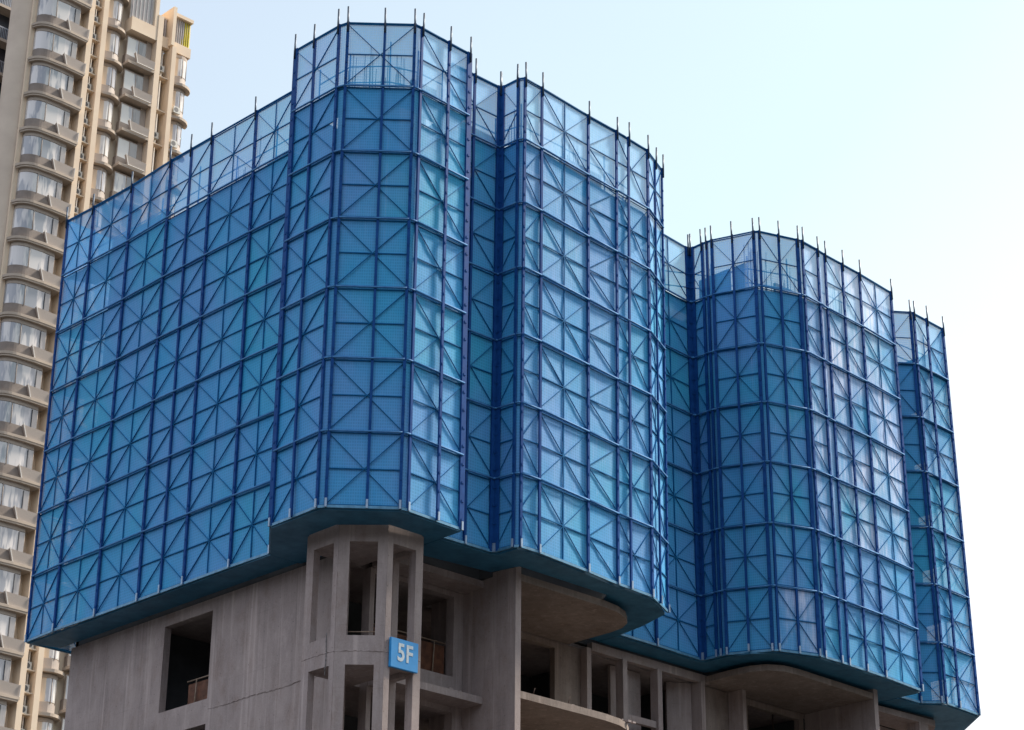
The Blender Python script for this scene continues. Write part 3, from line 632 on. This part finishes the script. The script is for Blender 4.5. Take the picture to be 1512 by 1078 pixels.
def clone(o, dz, src_children=True):
    c = o.copy(); C.objects.link(c); c.location.z += dz
    for ch in o.children:
        d = ch.copy(); C.objects.link(d); d.parent = c; d.matrix_parent_inverse = ch.matrix_parent_inverse.copy()
    return c
def arc_pts(cx, cy, r, a0, a1, n=8): return [(cx+r*math.cos(R(a0+(a1-a0)*i/n)), cy+r*math.sin(R(a0+(a1-a0)*i/n))) for i in range(n+1)]

def shell(bm, pts, z0, z1, mi=0):                   # upright skin along an open plan line, with 6 cm of thickness
    for (x0, y0), (x1, y1) in zip(pts[:-1], pts[1:]):
        d = Vector((x1-x0, y1-y0, 0)); L = d.length; nn = Vector((-d.y, d.x, 0))/L*.06
        q = [Vector((x0, y0, z0)), Vector((x1, y1, z0)), Vector((x1, y1, z1)), Vector((x0, y0, z1))]
        A_ = [bm.verts.new(v) for v in q]; B_ = [bm.verts.new(v+nn) for v in q]
        for f in ((A_[0], A_[1], A_[2], A_[3]), (B_[3], B_[2], B_[1], B_[0]), (A_[3], A_[2], B_[2], B_[3]), (A_[1], A_[0], B_[0], B_[1])): bm.faces.new(f).material_index = mi
def bay1(z):          # rounded left, flat front, air conditioner screen on the right
    led = [(71.19, YT-.05), (66.95, YT-.05)] + [(67.0+1.35*(1-math.cos(R(a_))), YT-.1-1.1*math.sin(R(a_))) for a_ in (10, 20, 30, 40, 50, 60, 70, 80, 90)] + [(69.6, YT-1.28), (71.19, YT-1.22)]
    bm = bmesh.new(); prism(bm, led, z+.10, z+.30); prism(bm, [(x*.97+69.2*.03, y*.97+YT*.03+0.0) for x, y in led], z-.04, z+.10); ledge = tp('balcony', bm, M_LEDGE)
    line = [(67.3, YT-.06)] + [(67.3+1.1*(1-math.cos(R(a_))), YT-.1-.85*math.sin(R(a_))) for a_ in (10, 20, 30, 40, 50, 60, 70, 80, 90)] + [(69.4, YT-.98), (70.45, YT-.9), (70.45, YT-.02)]
    bm = bmesh.new(); shell(bm, line, z+.3, z+1.12); pr = fin('parapet', bm, M_TGREY, smooth=False); pr.parent = ledge
    bm = bmesh.new(); shell(bm, [(x, y+.03) for x, y in line], z+1.13, z+2.66, 0)
    pr = fin('window', bm, M_GLASS); pr.parent = ledge
    bm = bmesh.new()
    for x, y in (line[9], line[11]): tube(bm, (x, y-.01, z+1.1), (x, y-.01, z+2.7), .03, 6)
    shell(bm, [(x, y-.02) for x, y in line], z+2.66, z+2.99)
    pr = fin('window_frame', bm, M_TDARK); pr.parent = ledge
    bm = bmesh.new(); shell(bm, [(70.0, YT-.99), (70.42, YT-.96)], z+1.2, z+2.6); pr = fin('window_shade', bm, M_GLASSD); pr.parent = ledge
    # trapezoid screen box
    bm = bmesh.new(); y0, y1 = YT-1.20, YT-1.0
    prof = [(69.62, z+.30), (71.17, z+.30), (71.17, z+1.1), (69.25, z+1.18)]
    fr_ = [bm.verts.new((x, y0+.1*(zq < z+.5), zq)) for x, zq in prof]; bk = [bm.verts.new((x, y1, zq)) for x, zq in prof]
    bm.faces.new(fr_); bm.faces.new(bk[::-1])
    for i in range(4): bm.faces.new((fr_[i], bk[i], bk[(i+1) % 4], fr_[(i+1) % 4]))
    pr = fin('ac_screen', bm, M_TSCR); pr.parent = ledge
    bm = bmesh.new(); bar(bm, (69.62, y0+.06, z+.28), (69.25, y0-.02, z+1.26), .06, .05, (0, -1, 0)); bar(bm, (71.17, y0+.06, z+.30), (71.17, y0-.02, z+1.12), .04, .05, (0, -1, 0)); bar(bm, (69.62, y0+.08, z+.30), (71.16, y0+.08, z+.30), .04, .05, (0, -1, 0))
    pr = fin('screen_trim', bm, M_TEDGE); pr.parent = ledge
    for ch in ledge.children: ch.matrix_parent_inverse = ledge.matrix_parent_inverse.copy() if False else Matrix.Translation(-Vector((0, 0, 0)))
    return ledge
def bay2(z, x0=72.87, x1=75.0, gl=None):   # rounded at the right end
    w_ = x1-x0
    def q(ins): 
        return [(x0, YT-.75+ins)] + [(x1-1.25+(1.25-ins)*math.sin(R(a_)), YT-.05+ins*0-(0.95-ins)*math.cos(R(a_))) for a_ in (0, 12, 25, 38, 50, 62, 75, 88)]
    out_ = q(0)
    bm = bmesh.new(); prism(bm, [(x0, YT+.05)]+out_[0:]+[(x1, YT+.05)], z+.04, z+.26); ledge = tp('balcony', bm, M_LEDGE)
    ln = q(.42)
    bm = bmesh.new(); shell(bm, ln, z+.27, z+1.05); pr = fin('parapet', bm, M_TSCR); pr.parent = ledge
    bm = bmesh.new(); shell(bm, [(x, y+.03) for x, y in ln], z+1.06, z+2.99); pr = fin('bay_wall', bm, M_TWALL); pr.parent = ledge
    bm = bmesh.new(); shell(bm, [(ln[0][0]*.62+ln[1][0]*.38, ln[0][1]-.01)]+[(x, y-.01) for x, y in ln[1:6]], z+1.1, z+2.7); pr = fin('window', bm, M_GLASS2); pr.parent = ledge
    bm = bmesh.new()
    for i in (2, 5): tube(bm, (ln[i][0], ln[i][1]-.02, z+1.0), (ln[i][0], ln[i][1]-.02, z+2.72), .028, 6)
    shell(bm, [(x, y-.02) for x, y in ln], z+2.71, z+2.98)
    pr = fin('window_frame', bm, M_TDARK); pr.parent = ledge
    return ledge
def bay3(z):          # recessed window with a screen box in front
    bm = bmesh.new(); box(bm, 75.0, 77.41, YT-.95, YT+.05, z, z+.22); ledge = tp('balcony', bm, M_LEDGE)
    bm = bmesh.new(); box(bm, 75.05, 76.95, YT-.4, YT+.0, z+.22, z+1.0); pr = fin('parapet', bm, M_TGREY); pr.parent = ledge
    bm = bmesh.new(); box(bm, 75.12, 76.85, YT-.36, YT-.30, z+1.0, z+2.62); pr = fin('window', bm, M_GLASS2); pr.parent = ledge
    bm = bmesh.new()
    for x in (75.1, 76.15, 76.86): box(bm, x, x+.05, YT-.39, YT-.28, z+1.0, z+2.62)
    box(bm, 75.1, 76.92, YT-.39, YT-.28, z+2.62, z+2.69)
    pr = fin('window_frame', bm, M_TDARK); pr.parent = ledge
    bm = bmesh.new(); box(bm, 76.2, 76.84, YT-.385, YT-.37, z+1.25, z+2.6); pr = fin('window_shade', bm, M_GLASSD); pr.parent = ledge
    bm = bmesh.new(); box(bm, 76.93, 77.40, YT-.3, YT-.02, z+.22, z+2.99); pr = fin('reveal', bm, M_TDARK); pr.parent = ledge
    bm = bmesh.new(); y0, y1 = YT-1.06, YT-.85
    prof = [(75.8, z+.26), (77.38, z+.26), (77.38, z+.9), (75.5, z+1.0)]
    fr_ = [bm.verts.new((x, y0+.1*(zq < z+.5), zq)) for x, zq in prof]; bk = [bm.verts.new((x, y1, zq)) for x, zq in prof]
    bm.faces.new(fr_); bm.faces.new(bk[::-1])
    for i in range(4): bm.faces.new((fr_[i], bk[i], bk[(i+1) % 4], fr_[(i+1) % 4]))
    pr = fin('ac_screen', bm, M_TSCR); pr.parent = ledge
    bm = bmesh.new(); bar(bm, (75.8, y0+.06, z+.2), (75.5, y0-.02, z+1.08), .06, .05, (0, -1, 0)); bar(bm, (75.68, y0+.08, z+.25), (77.3, y0+.08, z+.25), .05, .05, (0, -1, 0))
    pr = fin('screen_trim', bm, M_TEDGE); pr.parent = ledge
    return ledge
def ac(x, y, z, w_=.62):
    bm = bmesh.new(); box(bm, x, x+w_, y, y+.34, z, z+.55); u_ = tp('air_conditioner', bm, M_AC)
    bm = bmesh.new()
    for i in range(12):
        a0, a1 = 2*math.pi*i/12, 2*math.pi*(i+1)/12; cx, cz, r_ = x+w_*.38, z+.28, .2
        bm.faces.new([bm.verts.new((cx, y-.008, cz)), bm.verts.new((cx+r_*math.cos(a0), y-.008, cz+r_*math.sin(a0))), bm.verts.new((cx+r_*math.cos(a1), y-.008, cz+r_*math.sin(a1)))])
    f_ = fin('fan_grille', bm, M_ACF); f_.parent = u_
    return u_
def shelf(x0, x1, y0, y1, z):
    bm = bmesh.new(); box(bm, x0, x1, y0, y1, z, z+.09); return tp('shelf', bm, M_TWALL)
b1 = bay1(Z0-.1); b2 = bay2(Z0-.6); b3 = bay3(Z0-3.0); b4 = bay2(Z0-3.05, 79.31, 81.3, gl=1)
sh1 = shelf(71.665, 72.415, YT-.75, YT-.03, zz(90.8)); sh1b = shelf(71.665, 72.415, YT-.75, YT-.03, zz(89.35))
sh2 = shelf(77.905, 78.895, YT-.7, YT+1.38, zz(87.25))
a1 = ac(71.7, YT-.6, zz(90.89), .5); a2 = ac(71.7, YT-.6, zz(89.44), .5); a3 = ac(77.98, YT-.5, zz(87.9)); a4 = ac(79.45, YT-1.0, zz(84.6)-.1)
for k in range(1, NF):
    clone(b1, -3*k); clone(b2, -3*k); clone(sh1, -3*k); clone(sh1b, -3*k)
    if k < NF-1: clone(b3, -3*k); clone(b4, -3*k); clone(sh2, -3*k)
    if random.random() < .8: clone(a1, -3*k)
    if random.random() < .7: clone(a2, -3*k)
    if random.random() < .5: clone(a3, -3*k)
    if random.random() < .35 or k == 1: clone(a4, -3*k)
clone(b1, 3); clone(b2, 3); clone(sh1, 3); clone(a1, 3)
# top parapets with louvres
bm = bmesh.new(); box(bm, 75.02, 77.43, YT-.9, YT+.09, zz(90.12), zz(91.3)); box(bm, 77.10, 77.43, YT-.9, YT+.09, zz(91.31), zz(96)); tp('parapet', bm, M_TWALL)
bm = bmesh.new(); box(bm, 75.02, 77.09, YT-.6, YT-.45, zz(91.31), zz(96)); tp('louvre_back', bm, M_TEDGE)
for i in range(6):
    bm = bmesh.new(); box(bm, 75.1+i*.34, 75.15+i*.34, YT-.72, YT-.61, zz(91.31), zz(94.6)); tp('louvre', bm, M_LOUV)
bm = bmesh.new(); box(bm, 79.31, 80.95, YT-.45, YT+.09, zz(90.22), zz(91.1)); box(bm, 78.75, 79.05, YT-.95, YT+2.2, zz(90.35), zz(93.9)); box(bm, 79.31, 80.95, YT-.55, YT-.1, zz(93.45), zz(93.75)); tp('parapet', bm, M_TWALL)
bm = bmesh.new(); box(bm, 79.31, 80.95, YT-.2, YT+.09, zz(91.11), zz(93.44)); tp('louvre_back', bm, M_TEDGE)
for i in range(8):
    bm = bmesh.new(); box(bm, 79.4+i*.19, 79.44+i*.19, YT-.34, YT-.21, zz(91.12), zz(93.4)); tp('louvre', bm, M_LOUV if i < 5 else M_YEL)
bm = bmesh.new()
for i in range(4): box(bm, 80.14+i*.19, 80.25+i*.19, YT-.3, YT-.215, zz(91.15), zz(91.8+.28*i))
tp('yellow_panel', bm, M_YEL)
for i in range(3):
    bm = bmesh.new(); box(bm, 77.95+i*.28, 78.05+i*.28, YT-.2, YT+.1, zz(91.11), zz(92.9)); tp('louvre', bm, M_LOUV)
bm = bmesh.new(); box(bm, 77.91, 78.74, YT-.2, YT+.1, zz(92.91), zz(93.05)); box(bm, 77.91, 78.74, YT+.3, YT+.4, zz(91.11), zz(92.9)); tp('parapet', bm, M_TWALL)

# darker tower at the far left edge
dt = thing('dark_tower', 'dark navy tower with grey balcony rails at the extreme left edge', 'building', (64, 140, 0))
bm = bmesh.new(); box(bm, 60, 73.5, 134, 150, 0, 118); setp(fin('wall', bm, M_NAVY), dt)
bm = bmesh.new(); box(bm, 66, 72.6, 132.9, 133.95, 60, 60.25)
bl = setp(fin('balcony', bm, M_TDARK), dt)
bm = bmesh.new()
box(bm, 66, 72.6, 132.9, 132.96, 61.2, 61.3)
for i in range(44): box(bm, 66+i*.15, 66.05+i*.15, 132.9, 132.95, 60.25, 61.2)
r_ = fin('balcony_rail', bm, M_NRAIL); r_.parent = bl
for k in range(1, 17): clone(bl, 3.1*k)
